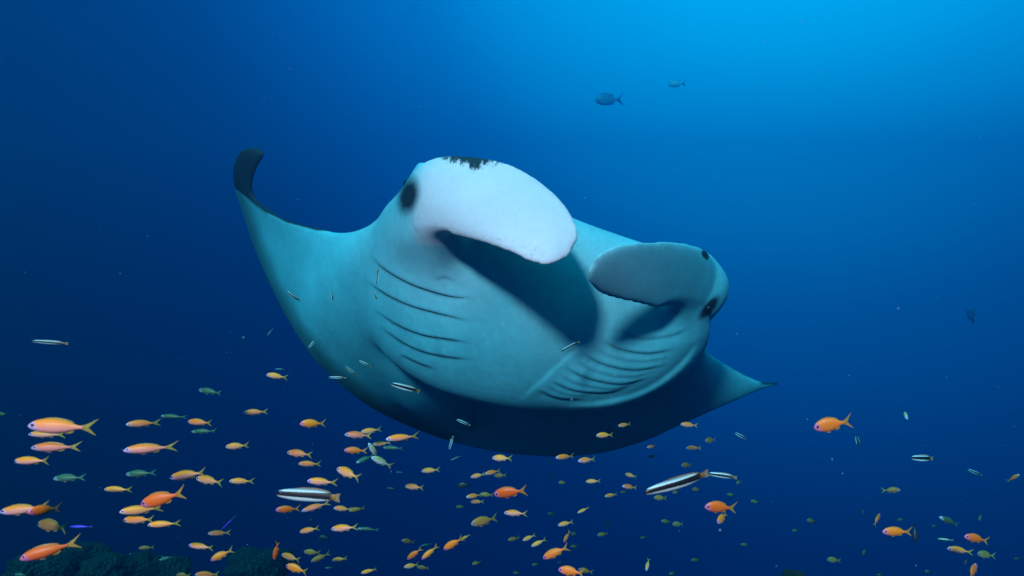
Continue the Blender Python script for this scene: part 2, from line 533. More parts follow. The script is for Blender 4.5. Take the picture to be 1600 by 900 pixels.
# whip tail trailing away behind the body
vs, fs = [], []
path = catmull([tuple(P(860, 640, 4.2)), tuple(P(835, 660, 4.9)), tuple(P(815, 672, 5.8)), tuple(P(800, 690, 6.6))], 8)
for i, p in enumerate(path):
    w = .035 * (1 - i / len(path)) + .004
    for k in range(8):
        a = k / 8 * 2 * math.pi
        vs.append(Vector(p) + Vector((math.cos(a) * w, 0, math.sin(a) * w)))
for i in range(len(path) - 1):
    for k in range(8):
        fs.append((i * 8 + k, i * 8 + (k + 1) % 8, i * 8 + 8 + (k + 1) % 8, i * 8 + 8 + k))
link('tail', mesh('tail', vs, fs), eye_mat, manta)

# ------------------------------------------------------------------ fish: shared meshes, one unit long, head at -x, tail at +x
def fish_mesh(profile, name, bend=0.0, seg=12, xs=18):
    """profile: x -> (z of back, z of belly, half width)"""
    vs, fs = [], []
    keys = np.array(profile, float)
    X = np.linspace(keys[0, 0], keys[-1, 0], xs)
    X = keys[0, 0] + (keys[-1, 0] - keys[0, 0]) * (1 - np.cos(np.linspace(0, math.pi, xs))) / 2 * .5 + .5 * (X - keys[0, 0])
    dense = catmull(keys, 8)
    for x in X:
        zt, zb, w = (np.interp(x, dense[:, 0], dense[:, k]) for k in (1, 2, 3))
        for k in range(seg):
            a = 2 * math.pi * k / seg
            s, c = math.sin(a), math.cos(a)
            z = (zt + zb) / 2 + (zt - zb) / 2 * s
            vs.append((x, w * c * (abs(c) ** .15) + bend * (x + .1) ** 2 * (1 if x > -.1 else -.4), z))
    for i in range(xs - 1):
        for k in range(seg):
            fs.append((i * seg + k, i * seg + (k + 1) % seg, (i + 1) * seg + (k + 1) % seg, (i + 1) * seg + k)[::-1])
    fs.append(tuple(range(seg))); fs.append(tuple((xs - 1) * seg + k for k in range(seg))[::-1])
    return mesh(name, vs, fs)

def fin_mesh(name, pts, thick=.006, bend=0.0):
    """thin lens-like fin from an outline in the x-z plane"""
    n = len(pts)
    cx = sum(p[0] for p in pts) / n; cz = sum(p[1] for p in pts) / n
    by = lambda x: bend * (x + .1) ** 2 * (1 if x > -.1 else -.4)
    vs = [(x, by(x), z) for x, z in pts] + [(cx, by(cx) - thick, cz), (cx, by(cx) + thick, cz)]
    fs = []
    for i in range(n):
        j = (i + 1) % n
        fs += [(i, j, n), (j, i, n + 1)]
    return mesh(name, vs, fs, smooth=False)

def join(name, parts):
    bm = bmesh.new()
    for p in parts: bm.from_mesh(p)
    me = bpy.data.meshes.new(name); bm.to_mesh(me); bm.free()
    me.polygons.foreach_set('use_smooth', [True] * len(me.polygons))
    return me

PROF = [(-.50, .005, -.020, .010), (-.47, .055, -.060, .034), (-.40, .120, -.105, .060), (-.28, .165, -.140, .078), (-.12, .175, -.155, .080),
        (.04, .140, -.125, .062), (.16, .078, -.070, .034), (.24, .040, -.038, .017), (.30, .036, -.034, .009)]
TAIL = [(.26, .038), (.32, .062), (.40, .115), (.52, .215), (.43, .095), (.36, .028), (.335, 0), (.36, -.026), (.43, -.090), (.50, -.175), (.39, -.10), (.32, -.058), (.26, -.036)]
DORSAL = [(-.30, .15), (-.25, .185), (-.12, .202), (.02, .175), (.12, .135), (.16, .10), (.14, .075), (.0, .12), (-.15, .15)]
ANAL = [(.0, -.11), (.05, -.145), (.12, -.140), (.17, -.095), (.13, -.05)]
PECT = [(-.25, -.02), (-.19, .0), (-.10, -.03), (-.07, -.065), (-.14, -.075), (-.21, -.06)]
PELV = [(-.24, -.13), (-.17, -.172), (-.09, -.178), (-.12, -.14)]
FISH = []
for bend in (0.0, .22, -.22):
    k = dict(body=fish_mesh(PROF, 'body', bend), tail_fin=fin_mesh('tail_fin', TAIL, .005, bend), dorsal_fin=fin_mesh('dorsal_fin', DORSAL, .008, bend),
             anal_fin=fin_mesh('anal_fin', ANAL, .006, bend), pelvic_fin=fin_mesh('pelvic_fin', PELV, .006, bend))
    pf = fin_mesh('pectoral_fin', PECT, .003)
    k['pectoral_fin'] = pf
    k['whole'] = join('small_fish', [fish_mesh(PROF, 'tmp', bend, 8, 11), k['tail_fin'], k['dorsal_fin'], k['anal_fin']])
    FISH.append(k)
WPROF = [(-.50, .014, -.020, .012), (-.465, .036, -.038, .026), (-.36, .058, -.056, .036), (-.15, .078, -.075, .042), (.1, .076, -.072, .038),
         (.28, .052, -.050, .024), (.38, .036, -.034, .012), (.41, .034, -.032, .007)]
WTAIL = [(.39, .034), (.45, .050), (.50, .052), (.482, .02), (.478, 0), (.482, -.02), (.50, -.050), (.45, -.048), (.39, -.032)]
WDORS = [(-.24, .072), (-.1, .092), (.1, .094), (.26, .078), (.34, .055), (.3, .040), (0, .06)]
WRASSE = []
for bend in (0.0, .25, -.25):
    k = dict(body=fish_mesh(WPROF, 'body', bend), tail_fin=fin_mesh('tail_fin', WTAIL, .004, bend), dorsal_fin=fin_mesh('dorsal_fin', WDORS, .006, bend),
             pectoral_fin=fin_mesh('pectoral_fin', [(-.28, -.02), (-.22, -.005), (-.17, -.03), (-.20, -.05), (-.26, -.045)], .003))
    k['whole'] = join('small_wrasse', [fish_mesh(WPROF, 'tmp', bend, 8, 11), k['tail_fin']])
    WRASSE.append(k)
bm = bmesh.new(); bmesh.ops.create_uvsphere(bm, u_segments=10, v_segments=8, radius=1)
EYE = bpy.data.meshes.new('eye'); bm.to_mesh(EYE); bm.free()
EYE.polygons.foreach_set('use_smooth', [True] * len(EYE.polygons))

# ------------------------------------------------------------------ fish skins (pigment, with haze painted into two, in the fish's own coordinates)
def skin(name, back, belly, face, split=0.0, soft=.10, tailc=None):
    m, t, b = mat(name)
    oc = N(t, 'ShaderNodeTexCoord').outputs['Object']
    sx = N(t, 'ShaderNodeSeparateXYZ'); t.links.new(oc, sx.inputs[0])
    info = N(t, 'ShaderNodeObjectInfo').outputs['Random']
    nz = noise_(t, 14, 3, .6, oc)
    z = math_(t, 'ADD', sx.outputs[2], math_(t, 'MULTIPLY', math_(t, 'SUBTRACT', nz, .5), .10))
    mr = N(t, 'ShaderNodeMapRange'); mr.interpolation_type = 'SMOOTHSTEP'
    mr.inputs['From Min'].default_value = split - soft; mr.inputs['From Max'].default_value = split + soft
    t.links.new(z, mr.inputs['Value'])
    c = mixc(t, mr.outputs[0], belly, back)
    mh = N(t, 'ShaderNodeMapRange'); mh.interpolation_type = 'SMOOTHSTEP'
    mh.inputs['From Min'].default_value = -.30; mh.inputs['From Max'].default_value = -.41
    t.links.new(math_(t, 'ADD', sx.outputs[0], math_(t, 'MULTIPLY', sx.outputs[2], .55)), mh.inputs['Value'])
    c = mixc(t, mh.outputs[0], c, face)
    if tailc:
        mt = N(t, 'ShaderNodeMapRange'); mt.inputs['From Min'].default_value = .18; mt.inputs['From Max'].default_value = .34
        t.links.new(sx.outputs[0], mt.inputs['Value'])
        c = mixc(t, mt.outputs[0], c, tailc)
    vo = N(t, 'ShaderNodeTexVoronoi'); vo.inputs['Scale'].default_value = 48
    t.links.new(oc, vo.inputs['Vector'])
    c = mixc(t, 1.0, c, ramp_(t, vo.outputs['Distance'], [(0, 1.0), (.55, .88)]), 'MULTIPLY')
    hs = N(t, 'ShaderNodeHueSaturation')
    t.links.new(math_(t, 'ADD', .488, math_(t, 'MULTIPLY', info, .024)), hs.inputs['Hue'])
    t.links.new(math_(t, 'ADD', .82, math_(t, 'MULTIPLY', info, .30)), hs.inputs['Value'])
    t.links.new(c, hs.inputs['Color'])
    t.links.new(hs.outputs[0], b.inputs['Base Color'])
    b.inputs['Roughness'].default_value = .42
    b.inputs['Specular IOR Level'].default_value = .35
    bp = N(t, 'ShaderNodeBump'); bp.inputs['Strength'].default_value = .10; bp.inputs['Distance'].default_value = .01
    t.links.new(vo.outputs['Distance'], bp.inputs['Height']); t.links.new(bp.outputs[0], b.inputs['Normal'])
    return m
def fin(name, c, alpha):
    m, t, b = mat(name)
    oc = N(t, 'ShaderNodeTexCoord').outputs['Object']
    wv = N(t, 'ShaderNodeTexWave'); wv.inputs['Scale'].default_value = 9; wv.inputs['Distortion'].default_value = 2
    t.links.new(oc, wv.inputs['Vector'])
    t.links.new(mixc(t, wv.outputs['Fac'], tuple(v * .6 for v in c), c), b.inputs['Base Color'])
    b.inputs['Alpha'].default_value = alpha
    b.inputs['Roughness'].default_value = .5
    return m
SKIN = {
    'p': skin('peach_fish_skin', (.93, .25, .010), (.90, .40, .36), (.52, .46, .76), .02, .09),
    'o': skin('orange_fish_skin', (.90, .20, .010), (.88, .22, .045), (.72, .22, .40), -.04, .10),
    'y': skin('yellow_fish_skin', (.92, .25, .010), (.93, .42, .27), (.66, .50, .52), .0, .10, (.60, .32, .02)),
    'v': skin('olive_fish_skin', (.30, .15, .015), (.34, .21, .09), (.26, .24, .22), .0, .10, (.18, .13, .02)),
    'g': skin('teal_fish_skin', (.03, .12, .06), (.06, .18, .14), (.22, .50, .56), .0, .08),
    'k': skin('dark_fish_skin', (.02, .026, .034), (.03, .038, .046), (.02, .026, .034)),
    'h': skin('painted_haze_fish_skin', (.20, .42, .60), (.26, .48, .66), (.20, .42, .60)),  # paled blue, the water haze painted into the skin
    's': skin('slate_haze_fish_skin', (.12, .22, .32), (.18, .30, .40), (.12, .22, .32)),  # lightened blue-grey, distance haze put into the colour
    'b': skin('blue_fish_skin', (.05, .04, .75), (.16, .12, .80), (.06, .05, .60)),
    't': skin('pale_fish_skin', (.70, .62, .25), (.60, .72, .74), (.45, .70, .78), .03, .06),
}
FINM = {'p': fin('peach_fin', (.40, .38, .05), .7), 'o': fin('orange_fin', (.50, .30, .04), .75), 'y': fin('yellow_fin', (.38, .38, .05), .7),
        'v': fin('olive_fin', (.20, .24, .05), .8), 'g': fin('teal_fin', (.04, .22, .14), .6), 'k': fin('dark_fin', (.012, .015, .02), 1),
        'b': fin('blue_fin', (.08, .07, .5), .7), 't': fin('pale_fin', (.6, .55, .1), .8), 'w': fin('wrasse_fin', (.40, .34, .12), .42)}
PECTM = fin('clear_fin', (.75, .55, .35), .45)
WM, t, b = mat('striped_wrasse_skin')
oc = N(t, 'ShaderNodeTexCoord').outputs['Object']
sx = N(t, 'ShaderNodeSeparateXYZ'); t.links.new(oc, sx.inputs[0])
nz = noise_(t, 30, 3, .6, oc)
half = math_(t, 'ADD', .026, math_(t, 'MULTIPLY', math_(t, 'ADD', sx.outputs[0], .5), .018))     # the stripe widens towards the tail
dz = math_(t, 'ABSOLUTE', math_(t, 'SUBTRACT', math_(t, 'ADD', sx.outputs[2], math_(t, 'MULTIPLY', math_(t, 'SUBTRACT', nz, .5), .012)), .006), 0)
st = math_(t, 'SUBTRACT', half, dz)
f1 = ramp_(t, math_(t, 'ADD', math_(t, 'MULTIPLY', st, 40), .5), [(.40, 0.0), (.55, 1.0)])
topc = ramp_(t, math_(t, 'ADD', math_(t, 'MULTIPLY', sx.outputs[2], 5), .5), [(.0, (.40, .76, .84)), (.40, (.58, .82, .86)), (.74, (.52, .80, .84)), (.84, (.20, .36, .42)), (.9, (.02, .04, .05))])
c = mixc(t, f1, topc, (.008, .010, .014))
vo = N(t, 'ShaderNodeTexVoronoi'); vo.inputs['Scale'].default_value = 60; t.links.new(oc, vo.inputs['Vector'])
c = mixc(t, 1.0, c, ramp_(t, vo.outputs['Distance'], [(0, 1.0), (.6, .8)]), 'MULTIPLY')
mt = N(t, 'ShaderNodeMapRange'); mt.inputs['From Min'].default_value = .33; mt.inputs['From Max'].default_value = .41
t.links.new(sx.outputs[0], mt.inputs['Value'])
c = mixc(t, math_(t, 'MULTIPLY', mt.outputs[0], .4), c, (.80, .40, .04))
t.links.new(c, b.inputs['Base Color']); b.inputs['Roughness'].default_value = .4
SKIN['w'] = WM
EYEM, t, b = mat('fish_eye')                     # dark pupil in a violet-blue ring
oc = N(t, 'ShaderNodeTexCoord').outputs['Object']
sx = N(t, 'ShaderNodeSeparateXYZ'); t.links.new(oc, sx.inputs[0])
rr = math_(t, 'SQRT', math_(t, 'ADD', math_(t, 'MULTIPLY', sx.outputs[0], sx.outputs[0]), math_(t, 'MULTIPLY', sx.outputs[2], sx.outputs[2])), 0)
t.links.new(ramp_(t, rr, [(.0, (.004, .004, .012)), (.66, (.004, .004, .012)), (.76, (.20, .10, .45)), (1.0, (.30, .20, .60))]), b.inputs['Base Color'])
b.inputs['Roughness'].default_value = .15

HEIGHT = {'p': .68, 'o': .95, 'y': .84, 'v': 1.0, 'g': .62, 'k': 1.4, 's': 1.25, 'h': 1.2, 'b': .34, 't': 1.0, 'w': 1.0}
NAME = {'p': 'orange_reef_fish', 'o': 'orange_reef_fish', 'y': 'orange_reef_fish', 'v': 'olive_reef_fish', 'g': 'teal_reef_fish', 'k': 'dark_reef_fish', 's': 'dark_reef_fish', 'h': 'dark_reef_fish',
        'b': 'blue_reef_fish', 't': 'pale_reef_fish', 'w': 'striped_wrasse'}
GROUP = {'p': 'orange shoaling fish', 'o': 'orange shoaling fish', 'y': 'orange shoaling fish', 'v': 'dim olive fish', 'g': 'teal fish among the shoal',
         'k': 'dark fish silhouettes', 's': 'dark fish silhouettes', 'h': 'dark fish silhouettes', 'b': 'blue slender fish', 't': 'pale fish tumbling in the shoal', 'w': 'striped cleaner wrasses'}
TINY = 'tiny dim olive fish far off in the dark water under the manta'
PROTO = {}
def make_fish(kind, v, parts):
    """a thing at the origin, one unit long: an Empty with its parts, or one mesh when it is too far off to show them"""
    src = WRASSE[v] if kind == 'w' else FISH[v]
    def cp(name):
        return src[name].copy()
    if not parts:
        return link(NAME[kind], cp('whole'), SKIN[kind])
    root = bpy.data.objects.new(NAME[kind], None); COL.objects.link(root)
    root.empty_display_size = .2
    link('body', cp('body'), SKIN[kind], root)
    link('tail_fin', cp('tail_fin'), FINM[kind], root)
    link('dorsal_fin', cp('dorsal_fin'), FINM[kind], root)
    if kind != 'w':
        link('anal_fin', cp('anal_fin'), FINM[kind], root)
        link('pelvic_fin', cp('pelvic_fin'), PECTM, root)
    for s in (-1, 1):
        p = link('pectoral_fin', cp('pectoral_fin'), PECTM, root)
        p.location = (0, s * (.078 if kind != 'w' else .040), 0)
        p.rotation_euler = (0, 0, s * R(14))
        e = link('eye', EYE, EYEM, root)
        if kind == 'w':
            e.location = (-.415, s * .024, .010); e.scale = (.012, .008, .012)
        else:
            e.location = (-.405, s * .048, .028); e.scale = (.038, .020, .040)
    return root
def copy_fish(o):
    c = o.copy(); COL.objects.link(c)
    for ch in o.children:
        d = ch.copy(); COL.objects.link(d); d.parent = c
    return c
def fish(kind, x, y, length, tilt, yaw, label, hk=1.0, far=1.0, face=-1, group=None):
    if yaw == 0 and kind not in 'wb':
        yaw = random.uniform(-16, 16)
    v = 0 if abs(yaw) < 8 else (1 if yaw > 0 else 2)
    parts = length >= 17 and kind not in 'ksh' and far < 1.6
    key = (kind, v, parts)
    if key not in PROTO:
        PROTO[key] = o = make_fish(*key)
    else:
        o = copy_fish(PROTO[key])
    Y = (100.0 / length) ** .55 * 1.0 * far
    if kind == 'w': Y = (110.0 / length) ** .55 * 1.05 * far
    L = length * Y / F / max(.25, abs(math.cos(R(yaw))))
    o.location = P(x, y, Y)
    h = HEIGHT[kind] * hk
    sgn = 1 if face < 0 else -1
    Mx = Matrix.Rotation(R(-tilt) * sgn, 4, 'Y') @ Matrix.Rotation(R(yaw + (0 if face < 0 else 180)), 4, 'Z') @ Matrix.Rotation(R(random.uniform(-9, 9)), 4, 'X')
    o.rotation_euler = Mx.to_euler()
    o.scale = (L, L * (.9 if kind != 'b' else .6), L * h)
    tag(o, label, 'fish', group or GROUP[kind])
    return o

# ------------------------------------------------------------------ the shoal
# kind, pixel x, y, length, tail-up tilt, yaw, label [, height factor, distance factor, facing]
ROWS = [
 # --- far corner by the reef
 ('p',98,667,103,-3,4,'biggest peach fish with golden back and pink belly, above a smaller one tucked under it'),
 ('p',74,679,62,0,-4,'pink bellied fish half hidden beneath the biggest peach fish',.75,1.15),
 ('p',88,699,74,0,0,'gold backed pink fish, second below the biggest peach fish',.85),
 ('p',51,720,68,4,-10,'gold backed fish with blue face, lowest of the stack under the biggest peach fish',.8),
 ('g',109,747,54,3,0,'green fish with glittering blue head under the stack of gold backed fish'),
 ('p',38,796,76,6,0,'long orange backed fish cut by the picture edge with a red fish across its tail',.9,1.05),
 ('o',70,797,30,-10,48,'small red orange fish crossing the tail of the long orange backed fish',1.1,.5),
 ('v',83,822,60,-2,0,'dim olive fish in front of the bright blue slender fish',.85),
 ('b',128,823,38,0,0,'bright blue slender fish swimming level behind the dim olive fish'),
 ('o',78,860,84,14,0,'big orange fish with violet face head down over the reef',.72),
 ('g',33,898,22,0,0,'small green fish at the very bottom edge over the reef'),
 ('y',224,662,47,0,0,'slim yellow fish swimming alone between two teal fish',.8),
 ('g',272,651,42,-2,0,'teal fish above and between two slim yellow fish',.8),
 ('y',313,660,46,1,0,'slim yellow fish just above a glittering teal fish',.78),
 ('g',319,674,42,3,0,'glittering teal fish just below a slim yellow fish',.8),
 ('g',329,612,42,-6,0,'bright headed teal fish, topmost of the teal ones, above the shoal'),
 ('p',235,701,76,2,0,'large golden fish with long forked tail, alone in mid shoal',.85),
 ('y',371,697,36,4,0,'peach fish with rounded back swimming alone right of the large golden fish'),
 ('g',221,740,50,4,0,'teal fish with speckled blue head below the large golden fish'),
 ('p',295,742,70,12,0,'pale pink and gold fish tilting head down, overlapping a yellow fish by its tail',.85),
 ('y',328,751,48,-6,-10,'yellow fish with its head behind the tail of the tilted pink and gold fish',.9,1.1),
 ('y',378,752,38,-2,0,'small peach fish level with and behind the overlapping pair',.85),
 ('y',185,765,47,1,0,'slim yellow fish above the stack of yellow fish under the deep orange one',.72),
 ('o',255,779,74,16,0,'deep orange fish with violet face and streaming tail over a stack of yellow fish',.9,.95),
 ('y',221,797,62,2,0,'bright yellow fish whose tail passes under the deep orange fish',.8,1.05),
 ('y',218,812,56,5,0,'bright yellow fish with pale face, middle of the stack below the deep orange fish',.8),
 ('y',257,819,52,3,0,'yellow fish with dark face at the bottom of the stack below the deep orange fish',.72,.95),
 ('y',343,833,34,0,0,'small pinkish fish below the thin violet streak of a fish',.85),
 ('b',357,817,34,44,0,'thin violet blue fish slanting up from a small pinkish fish',.5),
 ('p',315,854,46,0,0,'gold and lilac fish hanging low above the reef',.88),
 ('o',347,867,36,24,0,'small red orange fish head down low above the reef',.95),
 ('g',260,872,22,14,0,'small bright green fish just above the reef'),
 ('v',229,856,24,2,0,'dim green fish hovering over the reef',.8),
 ('y',324,898,38,0,0,'yellow fish cut off by the bottom edge above the reef'),
 ('v',287,899,24,0,0,'dull yellow fish almost out of the bottom edge'),
 # --- between the reef and the long striped wrasse
 ('y',400,644,37,2,0,'peach fish high over the shoal near the hanging wing of the manta',.85),
 ('y',433,588,34,-8,0,'small gold fish highest of the shoal beside the manta wing',.95),
 ('o',489,662,38,-3,0,'stout orange pink fish just below the manta wing'),
 ('p',560,680,42,-4,0,'pink fish overlapped by a fish behind its back',1.05),
 ('y',580,673,32,8,0,'peach fish peeking out above the back of a pink fish',.95,1.1),
 ('p',629,684,50,2,0,'pale gold fish with wide forked tail directly under the manta belly',.95),
 ('y',597,693,30,8,0,'dull yellow fish just above the tumbling pale fish',.85,1.1),
 ('o',556,704,36,-3,0,'orange fish between the pink fish and the yellow one turning away',.85),
 ('t',584,706,34,-68,25,'pale yellow fish tumbling tail up in a tangle of three',.65),
 ('g',571,717,28,20,20,'teal fish at the lower edge of the tumbling tangle',1.1),
 ('t',597,722,36,-32,20,'pale fish diving away with spread yellow tail in a tangle of three',.8),
 ('g',615,700,34,2,0,'green fish with blue head behind the tumbling tangle',.85),
 ('y',469,709,44,-2,0,'peach fish with blunt head, upper of two above a pale yellow one',.85),
 ('y',484,725,36,0,0,'pale yellow fish just under a peach fish',.9),
 ('y',545,740,44,-14,-22,'bright yellow fish turning away with its tail low',1.02),
 ('p',504,753,48,-3,0,'pink and gold fish swimming just above the long striped wrasse',1.05),
 ('o',450,796,36,-2,0,'orange fish just beneath the head of the long striped wrasse',.95),
 ('p',494,792,44,14,0,'pink fish tilting head down just beneath the long striped wrasse',.9),
 ('y',536,795,30,-4,0,'dull yellow fish leading a pair below the tail of the long striped wrasse',.95),
 ('v',558,796,24,6,0,'olive yellow fish trailing the pair below the tail of the long striped wrasse',.85,.95),
 ('y',484,828,36,16,0,'slim yellow fish head down between two dark blots of fish',.8),
 ('p',539,825,46,8,0,'gold backed pink fish with a teal fish at its tail'),
 ('g',576,827,34,-4,0,'dim teal fish behind the tail of a gold backed pink fish',.8),
 ('o',432,860,40,72,-20,'orange fish standing on its head near the reef',.62),
 ('y',455,871,34,-8,0,'pale yellow fish beside the orange fish standing on its head',1.0),
 ('v',488,863,27,-2,0,'olive fish above a slanting green yellow fish',.95),
 ('v',501,871,30,20,0,'green yellow fish slanting head down beside an olive fish',.8),
 ('y',531,874,24,8,0,'small dull yellow fish low and apart behind the olive pair',1.05),
 ('o',464,889,38,-10,-12,'orange fish with violet pink face at the bottom edge under a pale yellow one',1.05),
 ('y',577,892,30,22,0,'slim yellow fish slanting head down at the bottom edge',.75),
 ('g',516,887,14,0,0,'tiny teal fish near the bottom edge below the olive pair'),
 ('k',488,813,10,0,0,'tiny black blot of a fish under the pink tilted one'),
 ('k',507,840,20,0,0,'dim dark blot of a fish under a pair of yellow ones',.9,1.5),
 # --- middle
 ('y',673,735,29,4,0,'pale peach fish alone below the belly of the manta',.95),
 ('y',648,761,31,0,0,'pinkish fish alone over empty dark water, under a pale peach one',.98),
 ('g',625,738,13,0,0,'tiny bright teal speck of a fish beside the tumbling tangle',.9),
 ('g',612,763,14,0,0,'tiny dim teal fish behind the pink and gold fish over the long wrasse',.8),
 ('y',785,716,32,2,0,'gold fish with pale face just under the trailing edge of the manta',1.05),
 ('y',747,743,24,14,0,'peach fish leading a tight trio of small fish'),
 ('y',770,738,25,8,0,'gold fish in the middle of a tight trio of small fish'),
 ('v',782,743,20,8,0,'green fish at the back of a tight trio of small fish'),
 ('k',725,758,21,10,0,'black oval fish near the tight trio of small fish',.95),
 ('o',798,769,54,12,0,'large orange fish with pink belly, trailing its long tail, below the tight trio',.98),
 ('y',741,775,25,3,0,'dull peach fish ahead of the large orange fish, over another'),
 ('v',761,773,20,-4,0,'olive fish squeezed against the face of the large orange fish'),
 ('y',746,784,22,8,0,'dull gold fish below the dull peach one, ahead of the large orange fish',.95),
 ('v',720,792,16,4,0,'faint green fish below the trio ahead of the large orange fish',1.0,1.5),
 ('p',806,802,37,2,0,'pale creamy fish just under the large orange fish',1.05),
 ('v',757,814,42,8,0,'grey green fish with yellow back, below and ahead of the creamy fish',.98),
 ('o',709,849,40,36,0,'orange fish diving head down with a small yellow fish at its tail',.85),
 ('y',728,839,19,34,0,'small yellow fish touching the tail of the diving orange fish',.8),
 ('v',638,846,21,-16,0,'olive fish turning up above two diving orange ones'),
 ('g',667,851,17,8,0,'dim teal fish above the gap between two diving orange ones',.8,1.3),
 ('o',648,865,30,38,0,'deep orange fish diving, the first of two side by side',.85),
 ('o',672,863,32,38,0,'bright orange fish diving, the second of two side by side',.8),
 ('y',643,884,23,6,0,'yellow fish just below the pair of diving orange ones',1.1),
 ('v',661,887,20,0,0,'olive fish trailing the yellow one below the diving pair',.95),
 ('v',745,880,15,4,0,'small green oval fish low in open dark water',1.2),
 ('v',803,842,19,8,0,'green fish ahead of two small orange yellow ones near the bottom'),
 ('y',827,840,22,22,0,'orange yellow fish, upper of two near the bottom'),
 ('y',842,848,26,26,0,'yellow fish with pale chin, lower of two near the bottom',.92),
 ('o',869,863,46,28,-8,'large orange fish diving with green tinged tail above the bottom edge',.88),
 ('o',893,893,40,-2,0,'large orange fish at the bottom edge with a dim one behind its tail',1.05,.8),
 ('o',915,892,24,-8,0,'dim orange fish behind the tail of the large one at the bottom edge',1.0,1.5),
 ('o',886,838,20,58,0,'thin orange fish almost upright above the large diving orange one',.8),
 ('y',883,714,30,1,0,'gold fish ahead of a pinkish white one just under the manta'),
 ('p',917,719,29,2,0,'pinkish white fish behind a gold one just under the manta',1.25),
 ('y',927,752,23,6,0,'gold fish swimming alone under the pinkish white one',1.0),
 ('v',879,754,13,2,0,'tiny olive fish alone under the gold leader below the manta',1.2),
 ('y',945,680,27,2,0,'gold fish crossing the dark trailing belly of the manta',1.15),
 ('y',976,664,21,6,0,'small yellow fish crossing the dark trailing belly of the manta',1.05),
 ('y',986,743,17,-6,-30,'small gold fish turning, over a pale peach one near the tilted wrasse',1.15),
 ('y',984,761,25,-10,0,'pale peach fish just ahead of the tilted striped wrasse'),
 ('v',975,769,11,0,0,'tiny olive fish under the pale peach one ahead of the tilted wrasse'),
 ('y',955,774,21,6,0,'dull gold fish below and ahead of the tilted striped wrasse',1.05),
 ('y',884,818,25,14,0,'dull gold fish over the two small orange yellow ones',.98),
 ('y',912,797,21,22,0,'slim dull yellow fish tilting, alone in the water under the gold ones',.8),
 ('v',942,835,18,4,0,'brownish olive fish low down with a tiny one above it',1.1,1.2),
 # --- under the pointed wing
 ('y',1077,664,27,-4,0,'gold fish just under the pointed wing of the manta',1.0),
 ('y',1018,698,15,4,0,'small yellow fish, upper of two tiny ones under the pointed wing',1.25),
 ('v',1019,713,11,12,0,'tiny green fish below a small yellow one under the pointed wing',1.2),
 ('y',1084,700,23,4,0,'yellow fish between a green one and a brownish one over the tilted wrasse',1.05),
 ('v',1110,688,18,2,0,'green fish with arched back under the pointed wing',1.3),
 ('v',1073,727,18,-4,0,'brownish fish right above the tilted striped wrasse',1.3),
 ('v',1032,778,21,-4,0,'olive fish just under the head of the tilted striped wrasse',1.1),
 ('v',1056,769,11,12,0,'tiny olive fish touching the belly of the tilted striped wrasse',1.3),
 ('v',1088,765,13,0,0,'small round olive fish below the tail of the tilted striped wrasse',1.5),
 ('v',1155,754,11,0,30,'tiny round green fish beyond the small striped wrasse',1.4),
 ('o',1126,793,50,-3,0,'bright orange fish with magenta eye, over a redder one tucked under it',1.15),
 ('o',1129,809,24,24,38,'red orange fish tucked under the bright orange one with magenta eye',1.25,.9),
 ('v',1041,815,17,-14,0,'dim green fish ahead of a brownish one, low in open water',1.0,1.2),
 ('v',1059,819,17,4,0,'dim brownish fish behind a dim green one, low in open water',1.3,1.2),
 ('y',1012,882,18,70,25,'yellow fish standing on its head near the bottom edge',.95),
 # --- open water beyond the wing tip
 ('o',1301,663,56,14,0,'bright red orange fish with raised tail alone beyond the wing tip',1.22),
 ('t',1415,649,20,10,62,'pale round fish seen head on in open water',.95),
 ('y',1583,747,20,-44,-20,'yellow fish diving, near the picture edge',1.0,1.0,1),
 ('v',1392,766,27,-6,0,'green yellow fish facing the other way from the shoal',.9,1.0,1),
 ('o',1370,812,22,-48,20,'orange fish diving, above the large orange and pink one',.8,1.0,1),
 ('o',1402,831,46,0,0,'large orange and pink fish with a dark fish behind its tail',.98),
 ('k',1430,832,28,86,0,'dark fish standing upright behind the tail of the large orange and pink one',.55),
 ('g',1484,815,44,-24,0,'long green fish slanting down, above two orange and yellow ones',.95),
 ('o',1526,842,40,-12,0,'orange fish slanting, tail low, near the picture edge'),
 ('y',1500,860,34,-4,0,'yellow fish under the slanting orange one near the picture edge',1.0),
 ('v',1541,867,25,-4,0,'dim brown fish behind the yellow one under the slanting orange fish',1.25,1.2),
 ('o',1520,893,28,-48,20,'red orange fish diving out of the bottom edge',1.0,1.0,1),
 ('v',1303,875,20,0,0,'dim olive fish with spiky back low in open water',1.25,1.2),
 ('v',1268,814,16,-14,0,'dim olive oval fish in open water, apart from the rest',1.3,1.3),
 ('t',1478,843,24,-4,0,'thin pale sliver of a fish under the long green one',.35,1.2),
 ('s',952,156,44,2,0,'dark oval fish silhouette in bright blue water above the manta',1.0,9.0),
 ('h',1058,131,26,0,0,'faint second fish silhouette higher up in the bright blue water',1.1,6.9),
 ('s',1518,494,34,-48,25,'dark fish slanting in blue water far beyond the wing tip',.95,6.5),
]
